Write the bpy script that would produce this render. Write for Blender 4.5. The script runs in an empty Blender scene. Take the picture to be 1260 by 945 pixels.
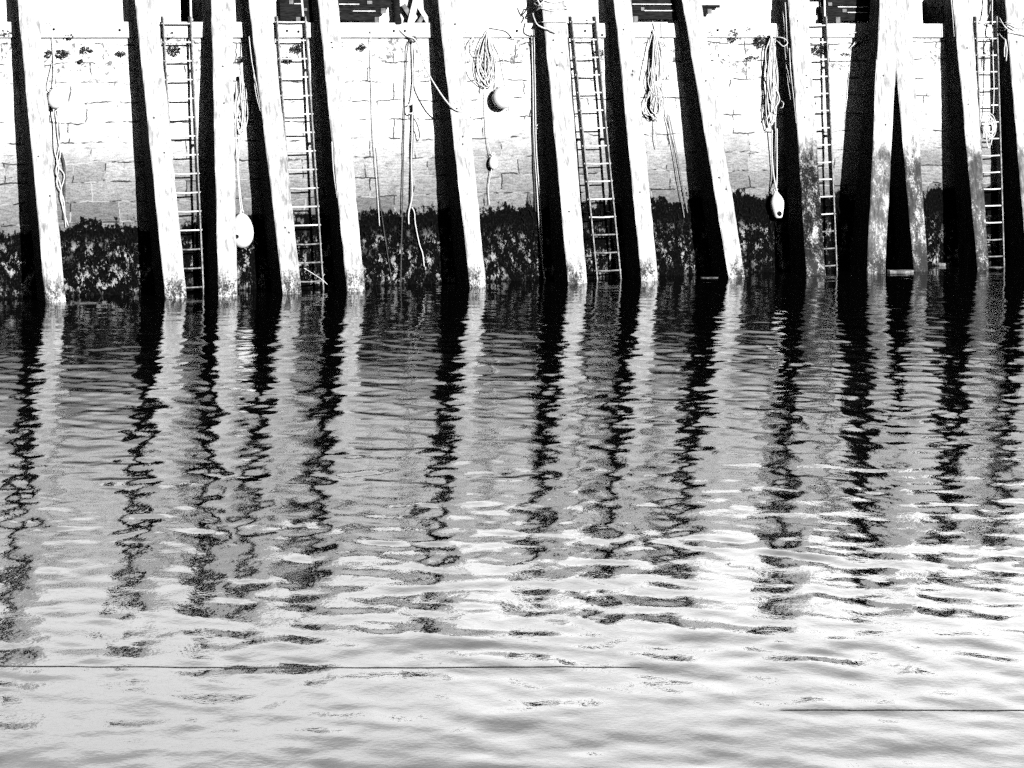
import bpy, math, random
import numpy as np
from mathutils import Vector
random.seed(7)
S = bpy.context.scene
COL = S.collection
R = math.radians

# ------------------------------------------------------------------ camera, sky, sun, exposure
F, CX, HY, HC = 3500.0, 630.0, 45.0, 4.1      # focal length, principal point (1260 px frame), eye height in metres
cd = bpy.data.cameras.new("camera"); cam = bpy.data.objects.new("camera", cd); COL.objects.link(cam)
cam.location = (0, 0, HC); cam.rotation_euler = (R(90), 0, 0)
cd.sensor_width = 36; cd.lens = 36*F/1260; cd.shift_y = -(472.5-HY)/1260
cd.clip_start = .1; cd.clip_end = 5000
S.camera = cam

TA = .4086                                     # the wall runs away to the right
A = math.atan(TA)
SUN_AZ, SUN_EL = A + R(9), R(17)
sdir = Vector((math.sin(SUN_AZ)*math.cos(SUN_EL), -math.cos(SUN_AZ)*math.cos(SUN_EL), math.sin(SUN_EL)))

W = bpy.data.worlds.new("World"); S.world = W; W.use_nodes = True
nt = W.node_tree; nt.nodes.clear()
def wn(t, **k):
    n = nt.nodes.new(t)
    for a, b in k.items(): setattr(n, a, b)
    return n
sky = wn('ShaderNodeTexSky', sky_type='NISHITA', sun_disc=False, sun_elevation=SUN_EL, sun_rotation=math.pi-SUN_AZ,
         air_density=.6, dust_density=.3, ozone_density=2)
sep = wn('ShaderNodeSeparateColor'); nt.links.new(sky.outputs[0], sep.inputs[0])   # red-filtered black and white film
tc = wn('ShaderNodeTexCoord')
mp = wn('ShaderNodeMapping'); mp.inputs['Scale'].default_value = (1.6, 1.6, 4.5); nt.links.new(tc.outputs['Generated'], mp.inputs[0])
cn = wn('ShaderNodeTexNoise'); cn.inputs['Scale'].default_value = 2.6; cn.inputs['Detail'].default_value = 5; nt.links.new(mp.outputs[0], cn.inputs[0])
sx = wn('ShaderNodeSeparateXYZ'); nt.links.new(tc.outputs['Generated'], sx.inputs[0])
def mr(src, a, b, c=0., d=1., smooth=True):
    m = wn('ShaderNodeMapRange'); m.interpolation_type = 'SMOOTHSTEP' if smooth else 'LINEAR'
    nt.links.new(src, m.inputs[0])
    for i, v in zip((1, 2, 3, 4), (a, b, c, d)): m.inputs[i].default_value = v
    return m.outputs[0]
def mth(op, a, b):
    m = wn('ShaderNodeMath', operation=op)
    for i, v in enumerate((a, b)):
        if isinstance(v, (int, float)): m.inputs[i].default_value = v
        else: nt.links.new(v, m.inputs[i])
    return m.outputs[0]
ADDED_CLOUD = 26.5
side = mr(sx.outputs[1], .1, .75)              # unseen cloud bank, added behind the quay to brighten the water
high = mr(sx.outputs[2], .17, .40, 1, .3)
mask = mth('MULTIPLY', side, high)
shade = mth('MULTIPLY', mr(cn.outputs[0], .34, .68, ADDED_CLOUD*.72, ADDED_CLOUD, True), mr(sx.outputs[0], -.22, .22, .84, 1.04))
redsky = mth('MULTIPLY', sep.outputs[0], .35)
mx = wn('ShaderNodeMix', data_type='FLOAT')
nt.links.new(mask, mx.inputs[0]); nt.links.new(redsky, mx.inputs[2]); nt.links.new(shade, mx.inputs[3])
bg = wn('ShaderNodeBackground'); bg.inputs[1].default_value = .1
nt.links.new(mx.outputs[0], bg.inputs[0])
wo = wn('ShaderNodeOutputWorld'); nt.links.new(bg.outputs[0], wo.inputs[0])

ld = bpy.data.lights.new("sun", 'SUN'); ld.energy = 5; ld.angle = R(.5); ld.color = (1, 1, 1)
sun = bpy.data.objects.new("sun", ld); COL.objects.link(sun)
sun.rotation_euler = (-sdir).to_track_quat('-Z', 'Y').to_euler(); sun.location = (20, -20, 30)

S.view_settings.view_transform = 'Standard'; S.view_settings.look = 'None'
S.view_settings.exposure = 0.75; S.view_settings.gamma = 1; S.view_settings.use_curve_mapping = False
S.render.engine = 'CYCLES'
S.cycles.diffuse_bounces = 0; S.cycles.max_bounces = 6; S.cycles.caustics_reflective = False; S.cycles.caustics_refractive = False
S.cycles.use_denoising = False; S.cycles.use_adaptive_sampling = True; S.cycles.adaptive_threshold = .6; S.cycles.adaptive_min_samples = 20

# ------------------------------------------------------------------ geometry of the quay: n points out of the wall, d along it
D_ = Vector((math.cos(A), math.sin(A), 0)); N_ = Vector((math.sin(A), -math.cos(A), 0))
BAT = .075                                     # batter: the face leans back
drop = lambda px: 323 - .0355*px
Y0 = F*HC/drop(CX)
O_ = Vector((0, Y0, 0)); C0 = N_.dot(O_)
CAM = Vector((0, 0, HC))
def P(px, py, q=0.):                           # the point a given distance q in front of the wall face
    d = Vector(((px-CX)/F, 1, -(py-HY)/F))
    t = (C0 + q - N_.dot(CAM) - BAT*HC)/(N_.dot(d) + BAT*d.z)
    return CAM + d*t
def PW(px, py, z=0.):                          # a point on the water
    d = Vector(((px-CX)/F, 1, -(py-HY)/F)); return CAM + d*((z-HC)/d.z)
def UZ(u, q, z): return O_ + D_*u + N_*(q - BAT*z) + Vector((0, 0, z))
def U(p): return (p - O_).dot(D_)
SC = lambda px: drop(px)/HC                    # pixels per metre at the wall

# ------------------------------------------------------------------ helpers
def mat(name, lo, hi, scale=6., rough=.8, stretch=(1, 1, 1), bump=.0, detail=6, p0=.35, p1=.65, metal=0., spec=.2):
    m = bpy.data.materials.new(name); m.use_nodes = True
    t = m.node_tree; b = t.nodes['Principled BSDF']
    g = t.nodes.new('ShaderNodeNewGeometry'); mpn = t.nodes.new('ShaderNodeMapping')
    mpn.inputs['Scale'].default_value = stretch; t.links.new(g.outputs['Position'], mpn.inputs[0])
    n = t.nodes.new('ShaderNodeTexNoise'); n.inputs['Scale'].default_value = scale; n.inputs['Detail'].default_value = detail
    t.links.new(mpn.outputs[0], n.inputs[0])
    r = t.nodes.new('ShaderNodeValToRGB')
    r.color_ramp.elements[0].position = p0; r.color_ramp.elements[1].position = p1
    r.color_ramp.elements[0].color = (lo, lo, lo, 1); r.color_ramp.elements[1].color = (hi, hi, hi, 1)
    t.links.new(n.outputs[0], r.inputs[0]); t.links.new(r.outputs[0], b.inputs['Base Color'])
    b.inputs['Roughness'].default_value = rough; b.inputs['Metallic'].default_value = metal
    b.inputs['Specular IOR Level'].default_value = spec
    if bump:
        bp = t.nodes.new('ShaderNodeBump'); bp.inputs['Strength'].default_value = bump; bp.inputs['Distance'].default_value = .02
        t.links.new(n.outputs[0], bp.inputs['Height']); t.links.new(bp.outputs[0], b.inputs['Normal'])
    return m

class MB:
    def __init__(s): s.v = []; s.f = []; s.m = []
    def add(s, vs, fs, mi=0):
        o = len(s.v); s.v += [tuple(v) for v in vs]
        s.f += [tuple(i+o for i in f) for f in fs]; s.m += [mi]*len(fs)
    def hexa(s, b, t, mis=None):               # bottom ring and top ring, same order
        n = len(b); o = len(s.v); s.v += [tuple(v) for v in list(b)+list(t)]
        fs = [tuple(range(n-1, -1, -1)), tuple(range(n, 2*n))] + [(i, (i+1) % n, n+(i+1) % n, n+i) for i in range(n)]
        s.f += [tuple(i+o for i in f) for f in fs]; s.m += mis or [0]*len(fs)
    def box(s, c, ax, ay, az, hx, hy, hz):
        ax, ay, az = Vector(ax), Vector(ay), Vector(az); c = Vector(c)
        q = [(-1, -1), (1, -1), (1, 1), (-1, 1)]
        s.hexa([c+ax*hx*i+ay*hy*j-az*hz for i, j in q], [c+ax*hx*i+ay*hy*j+az*hz for i, j in q])
    def wbox(s, u0, u1, q0, q1, z0, z1):       # box in wall coordinates
        qs = [(u0, q1), (u1, q1), (u1, q0), (u0, q0)]
        s.hexa([UZ(u, q, z0) for u, q in qs], [UZ(u, q, z1) for u, q in qs])
    def tube(s, pts, r, k=6, taper=1.):
        pts = [Vector(p) for p in pts]; o = len(s.v); n = len(pts)
        up = Vector((.31, .2, .93)).normalized()
        for i, p in enumerate(pts):
            tg = (pts[min(i+1, n-1)]-pts[max(i-1, 0)])
            tg = tg.normalized() if tg.length > 1e-9 else Vector((0, 0, 1))
            x = tg.cross(up)
            if x.length < .05: x = tg.cross(Vector((1, 0, 0)))
            x.normalize(); y = tg.cross(x)
            rr = r*(1+(taper-1)*i/max(n-1, 1))
            for j in range(k):
                a = 2*math.pi*j/k; s.v.append(tuple(p + x*rr*math.cos(a) + y*rr*math.sin(a)))
        for i in range(n-1):
            for j in range(k):
                s.f.append((o+i*k+j, o+i*k+(j+1) % k, o+(i+1)*k+(j+1) % k, o+(i+1)*k+j)); s.m.append(0)
        s.f.append(tuple(o+j for j in range(k-1, -1, -1))); s.f.append(tuple(o+(n-1)*k+j for j in range(k))); s.m += [0, 0]
    def lathe(s, c, prof, ax=(0, 0, 1), k=20, sx=1.):
        ax = Vector(ax).normalized(); x = ax.cross(Vector((.1, 1, .05))).normalized(); y = ax.cross(x); c = Vector(c); o = len(s.v)
        for r, h in prof:
            for j in range(k):
                a = 2*math.pi*j/k; s.v.append(tuple(c + ax*h + x*r*sx*math.cos(a) + y*r*math.sin(a)))
        for i in range(len(prof)-1):
            for j in range(k):
                s.f.append((o+i*k+j, o+i*k+(j+1) % k, o+(i+1)*k+(j+1) % k, o+(i+1)*k+j)); s.m.append(0)
        s.f.append(tuple(o+j for j in range(k-1, -1, -1))); s.f.append(tuple(o+(len(prof)-1)*k+j for j in range(k))); s.m += [0, 0]
    def build(s, name, mats, parent=None, base=None, smooth=False, bevel=0.):
        if base is None: base = parent_loc(parent) if parent else Vector((0, 0, 0))
        base = Vector(base)
        me = bpy.data.meshes.new(name); me.from_pydata([tuple(Vector(v)-base) for v in s.v], [], s.f); me.update()
        for m in (mats if isinstance(mats, (list, tuple)) else [mats]): me.materials.append(m)
        me.polygons.foreach_set('material_index', s.m)
        if smooth: me.polygons.foreach_set('use_smooth', [True]*len(s.f))
        o = bpy.data.objects.new(name, me); COL.objects.link(o)
        if parent: o.parent = parent; o.location = base - parent_loc(parent)
        else: o.location = base
        if bevel:
            b = o.modifiers.new('bevel', 'BEVEL'); b.width = bevel; b.segments = 2; b.limit_method = 'ANGLE'
        return o
def parent_loc(o):
    l = Vector(o.location)
    while o.parent: o = o.parent; l += Vector(o.location)
    return l
def tag(o, label=None, cat=None, group=None, kind=None):
    for k, v in (('label', label), ('category', cat), ('group', group), ('kind', kind)):
        if v: o[k] = v
    return o
def thing(name, loc, label, cat, group=None):
    o = bpy.data.objects.new(name, None); COL.objects.link(o); o.location = loc; o.empty_display_size = .2
    return tag(o, label, cat, group)
def spline(pts, n=8):
    pts = [Vector(p) for p in pts]
    if len(pts) < 3: return [pts[0].lerp(pts[-1], i/n) for i in range(n+1)]
    q = [pts[0]*2-pts[1]] + pts + [pts[-1]*2-pts[-2]]; out = []
    for i in range(1, len(q)-2):
        a, b, c, d = q[i-1:i+3]
        for k in range(n):
            t = k/n
            out.append(.5*((2*b)+(c-a)*t+(2*a-5*b+4*c-d)*t*t+(3*b-a-3*c+d)*t**3))
    out.append(q[-2]); return out

# ------------------------------------------------------------------ materials
def stone_material():
    m = bpy.data.materials.new("quay_stone"); m.use_nodes = True; t = m.node_tree; b = t.nodes['Principled BSDF']
    L = t.links.new
    def nn(ty, **k):
        n = t.nodes.new(ty)
        for a, c in k.items(): setattr(n, a, c)
        return n
    uv = nn('ShaderNodeUVMap'); uv.uv_map = 'wall_metres'
    def noise(scale, detail=4, src=None, st=None, rough=.55):
        n = nn('ShaderNodeTexNoise'); n.inputs['Scale'].default_value = scale; n.inputs['Detail'].default_value = detail
        n.inputs['Roughness'].default_value = rough
        s = src or uv.outputs[0]
        if st:
            mm = nn('ShaderNodeMapping'); mm.inputs['Scale'].default_value = st; L(s, mm.inputs[0]); s = mm.outputs[0]
        L(s, n.inputs[0]); return n
    def M(op, a, c, clamp=False):
        n = nn('ShaderNodeMath', operation=op); n.use_clamp = clamp
        for i, v in enumerate((a, c)):
            if isinstance(v, (int, float)): n.inputs[i].default_value = v
            else: L(v, n.inputs[i])
        return n.outputs[0]
    def rng(s, a, c, d=0., e=1.):
        n = nn('ShaderNodeMapRange'); n.interpolation_type = 'SMOOTHSTEP'; L(s, n.inputs[0])
        for i, v in zip((1, 2, 3, 4), (a, c, d, e)): n.inputs[i].default_value = v
        return n.outputs[0]
    def mix(f, a, c):
        n = nn('ShaderNodeMix', data_type='FLOAT')
        for i, v in zip((0, 2, 3), (f, a, c)):
            if isinstance(v, (int, float)): n.inputs[i].default_value = v
            else: L(v, n.inputs[i])
        return n.outputs[0]
    # warp the courses a little
    w = noise(1.3, 3); vm = nn('ShaderNodeVectorMath', operation='MULTIPLY_ADD'); L(w.outputs[1], vm.inputs[0])
    vm.inputs[1].default_value = (.22, .16, 0); L(uv.outputs[0], vm.inputs[2])
    w2 = noise(9, 3); vm2 = nn('ShaderNodeVectorMath', operation='MULTIPLY_ADD'); L(w2.outputs[1], vm2.inputs[0])
    vm2.inputs[1].default_value = (.06, .05, 0); L(vm.outputs[0], vm2.inputs[2])
    br = nn('ShaderNodeTexBrick'); L(vm2.outputs[0], br.inputs['Vector'])
    br.offset = .43; br.squash = .7; br.squash_frequency = 3
    for k, v in (('Scale', 1.), ('Mortar Size', .013), ('Mortar Smooth', .35), ('Bias', 0.), ('Brick Width', .78), ('Row Height', .315)):
        br.inputs[k].default_value = v
    br.inputs['Color1'].default_value = (.24, .24, .24, 1); br.inputs['Color2'].default_value = (.42, .42, .42, 1); br.inputs['Mortar'].default_value = (.36, .36, .36, 1)
    bw = nn('ShaderNodeSeparateColor'); L(br.outputs['Color'], bw.inputs[0])
    fine = noise(38, 6, rough=.7); mid = noise(5, 5, rough=.65); grit = noise(14, 5, st=(.6, 2.2, 1), rough=.7)
    sxy = nn('ShaderNodeSeparateXYZ'); L(uv.outputs[0], sxy.inputs[0]); z = sxy.outputs[1]
    col = M('MULTIPLY', bw.outputs[0], rng(fine.outputs[0], .32, .62, .62, 1.15))
    col = M('MULTIPLY', col, rng(grit.outputs[0], .36, .6, .66, 1.08))
    dry = rng(M('ADD', z, M('MULTIPLY', mid.outputs[0], .9)), 2.3, 3.5)      # limewashed, dry upper courses
    col = mix(M('MULTIPLY', dry, .92), col, M('MULTIPLY_ADD', fine.outputs[0], .3) if False else M('ADD', M('MULTIPLY', col, .55), .56))
    col = M('MULTIPLY', col, rng(M('ADD', z, M('MULTIPLY', mid.outputs[0], .8)), 1.5, 2.7, .5, 1.))     # damp stone above the weed, darkened further to deepen its reflection
    # open joints and chipped arrises
    jn = noise(2.6, 4, st=(1, 1.6, 1)); gap = M('MULTIPLY', br.outputs['Fac'], rng(jn.outputs[0], .475, .55))
    col = mix(M('MULTIPLY', gap, .94), col, .02)
    cr = noise(7, 6, st=(.35, 2.6, 1), rough=.75); crk = rng(cr.outputs[0], .585, .64)
    col = mix(M('MULTIPLY', crk, rng(dry, .1, .9, .75, .25)), col, .05)
    bl = noise(2.1, 6, rough=.75); col = mix(M('MULTIPLY', rng(bl.outputs[0], .605, .66), rng(dry, .2, .9, .8, .3)), col, .10)
    # pale mortar where it is sound
    snd = M('MULTIPLY', br.outputs['Fac'], rng(jn.outputs[0], .55, .45)); col = mix(M('MULTIPLY', snd, .6), col, .4)
    dt = noise(11, 6, rough=.8); dirt = M('MULTIPLY', rng(M('ADD', M('MULTIPLY', dt.outputs[0], .6), M('MULTIPLY', bl.outputs[0], .4)), .525, .575), rng(z, 2.8, 3.6)); col = mix(M('MULTIPLY', dirt, .85), col, .06)
    # weed below the tide line
    n1 = noise(2.2, 5, rough=.7); n2 = noise(16, 5, rough=.75, st=(1, .45, 1)); n3 = noise(7, 6, rough=.75, st=(1, .6, 1))
    n4 = noise(34, 5, rough=.8, st=(1, .6, 1))
    edge = M('ADD', M('ADD', z, M('MULTIPLY', sxy.outputs[0], -.02)), M('MULTIPLY', M('ADD', n1.outputs[0], -.5), 1.1))
    edge = M('ADD', edge, M('MULTIPLY', M('ADD', n2.outputs[0], -.5), .5))
    weed = rng(edge, 1.21, 1.27, 1, 0)
    band = M('MULTIPLY', rng(z, -.05, .12), rng(z, 1.0, .62))
    barn = M('MULTIPLY', rng(M('ADD', M('MULTIPLY', n3.outputs[0], .72), M('MULTIPLY', n4.outputs[0], .33)), .55, .605), band)
    barn = M('MULTIPLY', barn, rng(n1.outputs[0], .40, .56, .12, 1))
    wc = mix(barn, rng(n4.outputs[0], .46, .74, .0015, .012), .34)
    col = mix(weed, col, wc)
    cc = nn('ShaderNodeCombineColor'); [L(col, cc.inputs[i]) for i in range(3)]
    L(cc.outputs[0], b.inputs['Base Color'])
    b.inputs['Roughness'].default_value = .95; b.inputs['Specular IOR Level'].default_value = .02
    bp = nn('ShaderNodeBump'); bp.inputs['Strength'].default_value = .55; bp.inputs['Distance'].default_value = .03
    hgt = M('ADD', M('MULTIPLY', br.outputs['Fac'], -.5), M('ADD', M('MULTIPLY', grit.outputs[0], .8), M('MULTIPLY', fine.outputs[0], .25)))
    L(hgt, bp.inputs['Height']); L(bp.outputs[0], b.inputs['Normal'])
    return m

def pile_material(name, lo, hi, dark=False):
    m = bpy.data.materials.new(name); m.use_nodes = True; t = m.node_tree; b = t.nodes['Principled BSDF']; L = t.links.new
    def nn(ty, **k):
        n = t.nodes.new(ty)
        for a, c in k.items(): setattr(n, a, c)
        return n
    g = nn('ShaderNodeNewGeometry')
    oi = nn('ShaderNodeObjectInfo')
    va = nn('ShaderNodeVectorMath', operation='MULTIPLY_ADD'); L(oi.outputs['Random'], va.inputs[0]); va.inputs[1].default_value = (37, 21, 13); L(g.outputs['Position'], va.inputs[2])
    def noise(scale, st, detail=5, rough=.6):
        mm = nn('ShaderNodeMapping'); mm.inputs['Scale'].default_value = st; L(va.outputs[0], mm.inputs[0])
        n = nn('ShaderNodeTexNoise'); n.inputs['Scale'].default_value = scale; n.inputs['Detail'].default_value = detail; n.inputs['Roughness'].default_value = rough
        L(mm.outputs[0], n.inputs[0]); return n.outputs[0]
    def M(op, a, c):
        n = nn('ShaderNodeMath', operation=op)
        for i, v in enumerate((a, c)):
            if isinstance(v, (int, float)): n.inputs[i].default_value = v
            else: L(v, n.inputs[i])
        return n.outputs[0]
    def rng(s, a, c, d=0., e=1.):
        n = nn('ShaderNodeMapRange'); n.interpolation_type = 'SMOOTHSTEP'; L(s, n.inputs[0])
        for i, v in zip((1, 2, 3, 4), (a, c, d, e)): n.inputs[i].default_value = v
        return n.outputs[0]
    def mix(f, a, c):
        n = nn('ShaderNodeMix', data_type='FLOAT')
        for i, v in zip((0, 2, 3), (f, a, c)):
            if isinstance(v, (int, float)): n.inputs[i].default_value = v
            else: L(v, n.inputs[i])
        return n.outputs[0]
    grain = noise(26, (1, 1, .05)); blot = noise(5, (1, 1, .55), 6, .7); spk = noise(42, (1, 1, .8), 4, .7)
    sp = nn('ShaderNodeSeparateXYZ'); L(g.outputs['Position'], sp.inputs[0]); z = sp.outputs[2]
    col = M('MULTIPLY', rng(grain, .3, .68, lo, hi), rng(blot, .34, .58, .62, 1.05))
    if not dark:
        st = nn('ShaderNodeAttribute'); st.attribute_type = 'OBJECT'; st.attribute_name = 'grime'
        gz = M('ADD', z, M('MULTIPLY', M('ADD', blot, -.5), 1.3))
        gm = M('MULTIPLY', rng(M('ADD', gz, M('MULTIPLY', M('ADD', spk, -.5), .9)), 2.45, 1.75), st.outputs['Fac'])
        gm = M('MULTIPLY', gm, rng(M('ADD', M('MULTIPLY', blot, .6), M('MULTIPLY', spk, .4)), .62, .50, .28, 1))
        col = mix(gm, col, rng(M('ADD', M('MULTIPLY', blot, .5), M('MULTIPLY', spk, .5)), .42, .66, .004, .06))
        wz = M('ADD', z, M('MULTIPLY', M('ADD', spk, -.5), .7))
        wm = rng(wz, .46, .12)
        col = mix(M('MULTIPLY', wm, rng(M('ADD', M('MULTIPLY', blot, .55), M('MULTIPLY', spk, .45)), .58, .44, .0, 1)), col, .03)
        ck = rng(noise(11, (1, 1, .04), 6, .8), .68, .72)
        col = mix(M('MULTIPLY', ck, .35), col, .06)
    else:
        head_pale = rng(M('ADD', z, M('MULTIPLY', blot, .8)), 2.9, 4.1)      # side shade in the colour: deepest low and wet, paler at the head
        col = M('MULTIPLY', col, M('MULTIPLY_ADD', head_pale, 1.) if False else M('ADD', M('MULTIPLY', head_pale, .88), .12))
    cc = nn('ShaderNodeCombineColor'); [L(col, cc.inputs[i]) for i in range(3)]
    L(cc.outputs[0], b.inputs['Base Color'])
    b.inputs['Roughness'].default_value = .85; b.inputs['Specular IOR Level'].default_value = .08
    bp = nn('ShaderNodeBump'); bp.inputs['Strength'].default_value = .35; bp.inputs['Distance'].default_value = .015
    L(grain, bp.inputs['Height']); L(bp.outputs[0], b.inputs['Normal'])
    return m

def water_material():
    m = bpy.data.materials.new("harbour_water"); m.use_nodes = True; t = m.node_tree; b = t.nodes['Principled BSDF']; L = t.links.new
    b.inputs['Base Color'].default_value = (.004, .004, .004, 1); b.inputs['Roughness'].default_value = .035
    b.inputs['IOR'].default_value = 1.33; b.inputs['Specular IOR Level'].default_value = .40
    g = t.nodes.new('ShaderNodeNewGeometry')
    hs = []
    for sc, st in ((9, (1.2, .8, 1)), (30, (1.1, .9, 1))):
        mm = t.nodes.new('ShaderNodeMapping'); mm.inputs['Scale'].default_value = st; L(g.outputs['Position'], mm.inputs[0])
        n = t.nodes.new('ShaderNodeTexNoise'); n.inputs['Scale'].default_value = sc; n.inputs['Detail'].default_value = 2.5; L(mm.outputs[0], n.inputs[0]); hs.append(n)
    k = t.nodes.new('ShaderNodeMath'); k.operation = 'MULTIPLY_ADD'; L(hs[1].outputs[0], k.inputs[0]); k.inputs[1].default_value = .45; L(hs[0].outputs[0], k.inputs[2])
    bp = t.nodes.new('ShaderNodeBump'); bp.inputs['Strength'].default_value = 1.; bp.inputs['Distance'].default_value = .0012
    L(k.outputs[0], bp.inputs['Height'])
    # silty harbour water: a fresnel sheen over a near black body
    fr = t.nodes.new('ShaderNodeFresnel'); fr.inputs['IOR'].default_value = 1.33; L(bp.outputs[0], fr.inputs['Normal'])
    gl = t.nodes.new('ShaderNodeBsdfGlossy'); gl.inputs['Color'].default_value = (.84, .84, .84, 1); gl.inputs['Roughness'].default_value = .032; L(bp.outputs[0], gl.inputs['Normal'])
    df = t.nodes.new('ShaderNodeBsdfDiffuse'); df.inputs['Color'].default_value = (.002, .002, .002, 1)
    ms = t.nodes.new('ShaderNodeMixShader'); L(fr.outputs[0], ms.inputs[0]); L(df.outputs[0], ms.inputs[1]); L(gl.outputs[0], ms.inputs[2])
    L(ms.outputs[0], t.nodes['Material Output'].inputs[0]); t.nodes.remove(b)
    return m

STONE = stone_material()
PALE = pile_material("pale_timber", .30, .74)
SIDE_SHADE = pile_material("shaded_side_timber", .03, .50, dark=True)  # shade of the pile sides put into the timber colour
CONC = mat("concrete", .52, .72, 5, .9, bump=.3)
LIME = mat("limewashed_stone", .70, .84, 3, .9, bump=.3)
SHADED = mat("grey_and_shaded_brick", .10, .22, 9, .9)  # plain grey; on the reveal it carries the shade of the brick
BLACK_SHADE = mat("black_and_shade", .006, .02, 8, .9, (1, 1, 6), spec=.05)  # near black: deep shade of stacks and gaps put into the colour
SAWN_AND_LIT_EDGE = mat("sawn_timber_and_lit_edge", .45, .7, 12, .8)
IRON = mat("galvanised_iron", .08, .32, 20, .6, spec=.3)
IRONW = mat("worn_rung_iron", .6, .8, 20, .5, spec=.4)
ROPE = mat("pale_rope", .45, .75, 60, .9)
ROPED = mat("dark_rope_and_shadow", .03, .10, 60, .9)  # dark ropes, and the painted shadow by the double rope
FLOAT = mat("white_float_plastic", .86, .93, 6, .45, spec=.4)
BLACK = mat("rubber_and_hole_black", .005, .012, 6, .8, spec=.05)  # rubber, and the dark inside of holes put into the colour
LEAF = mat("dark_leaf", .012, .05, 14, .7)
WEED = mat("bladder_wrack", .002, .010, 10, .9, spec=.03)
DRIFT = mat("wet_driftwood", .03, .2, 14, .6, (1, 3, 1))
DRIFTP = mat("pale_driftwood", .08, .4, 14, .6, (1, 3, 1))
EARTH = mat("quay_paving", .2, .3, 3, .9)
WATER = water_material()

# ------------------------------------------------------------------ water
def wave_sheet():
    h = .04; nx, ny = 700, 1340                # 28 x 54 m
    x0, y0 = -14., 8.
    N = 1024; Lm = N*h
    rs = np.random.RandomState(11)
    kx = np.fft.fftfreq(N, h)*2*np.pi; KX, KY = np.meshgrid(kx, kx, indexing='xy'); K = np.hypot(KX, KY); K[0, 0] = 1
    lam = 2*np.pi/K
    ang = np.arctan2(KY, KX)
    lx = np.exp(-((np.log(lam/.30))**2)/(2*.5**2))*np.cos(ang-R(5))**2*1.1      # short cross chop
    spec = (.10+.90*np.cos(ang-R(78))**2)*(np.exp(-((np.log(lam/.60))**2)/(2*.6**2)) + .30*np.exp(-((np.log(lam/2.2))**2)/(2*.45**2))) + lx
    amp = spec/K**2
    amp[0, 0] = 0
    ph = rs.normal(size=(N, N))+1j*rs.normal(size=(N, N))
    Hf = amp*ph; H = np.real(np.fft.ifft2(Hf))
    gy = np.gradient(H, h, axis=0); H *= .0175/gy.std()
    yi = np.arange(ny) % N; xi = np.arange(nx) % N
    Z = H[np.ix_(yi, xi)]
    X = x0+np.arange(nx)*h; Y = y0+np.arange(ny)*h
    XX, YY = np.meshgrid(X, Y)
    ed = np.minimum.reduce([XX-X[0], X[-1]-XX, YY-Y[0], Y[-1]-YY]); Z *= np.clip(ed/1.5, 0, 1)
    pat = H[np.ix_((yi*3//7+200) % N, (xi*3//7+500) % N)]; pat = pat/pat.std()      # gusts: calmer and livelier patches
    wallq = (XX*N_.x + YY*N_.y) - C0                                       # metres out from the wall: sheltered close in
    Z *= np.clip(.42+.95*np.clip(wallq/10, 0, 1)-.5*np.clip((wallq-15)/11, 0, 1)+.2*pat, .2, 1.9)   # lively belt, calmer near the camera
    co = np.stack([XX, YY, Z], -1).reshape(-1, 3).astype(np.float32)
    i = np.arange(nx*ny).reshape(ny, nx)
    q = np.stack([i[:-1, :-1], i[:-1, 1:], i[1:, 1:], i[1:, :-1]], -1).reshape(-1)
    me = bpy.data.meshes.new('water'); nf = len(q)//4
    b = 3000.; ex = [(X[0], Y[0]), (X[-1], Y[0]), (X[-1], Y[-1]), (X[0], Y[-1]), (-b, -b), (b, -b), (b, b), (-b, b)]
    nv = len(co); co = np.vstack([co, np.array([(x, y, 0) for x, y in ex], np.float32)])
    extra = [(4, 5, 1, 0), (5, 6, 2, 1), (6, 7, 3, 2), (7, 4, 0, 3)]
    q = np.concatenate([q, np.array(extra).reshape(-1)+nv]); nf += 4
    me.vertices.add(len(co)); me.vertices.foreach_set('co', co.reshape(-1))
    me.loops.add(len(q)); me.loops.foreach_set('vertex_index', q.astype(np.int32))
    me.polygons.add(nf); me.polygons.foreach_set('loop_start', np.arange(nf, dtype=np.int32)*4)
    me.polygons.foreach_set('use_smooth', np.ones(nf, bool)); me.update(calc_edges=True); me.validate()
    me.materials.append(WATER)
    o = bpy.data.objects.new('water', me); COL.objects.link(o); o['kind'] = 'structure'
    return lambda x, y: float(Z[min(max(int(round((y-y0)/h)), 0), ny-1), min(max(int(round((x-x0)/h)), 0), nx-1)])
WAVE = wave_sheet()

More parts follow.
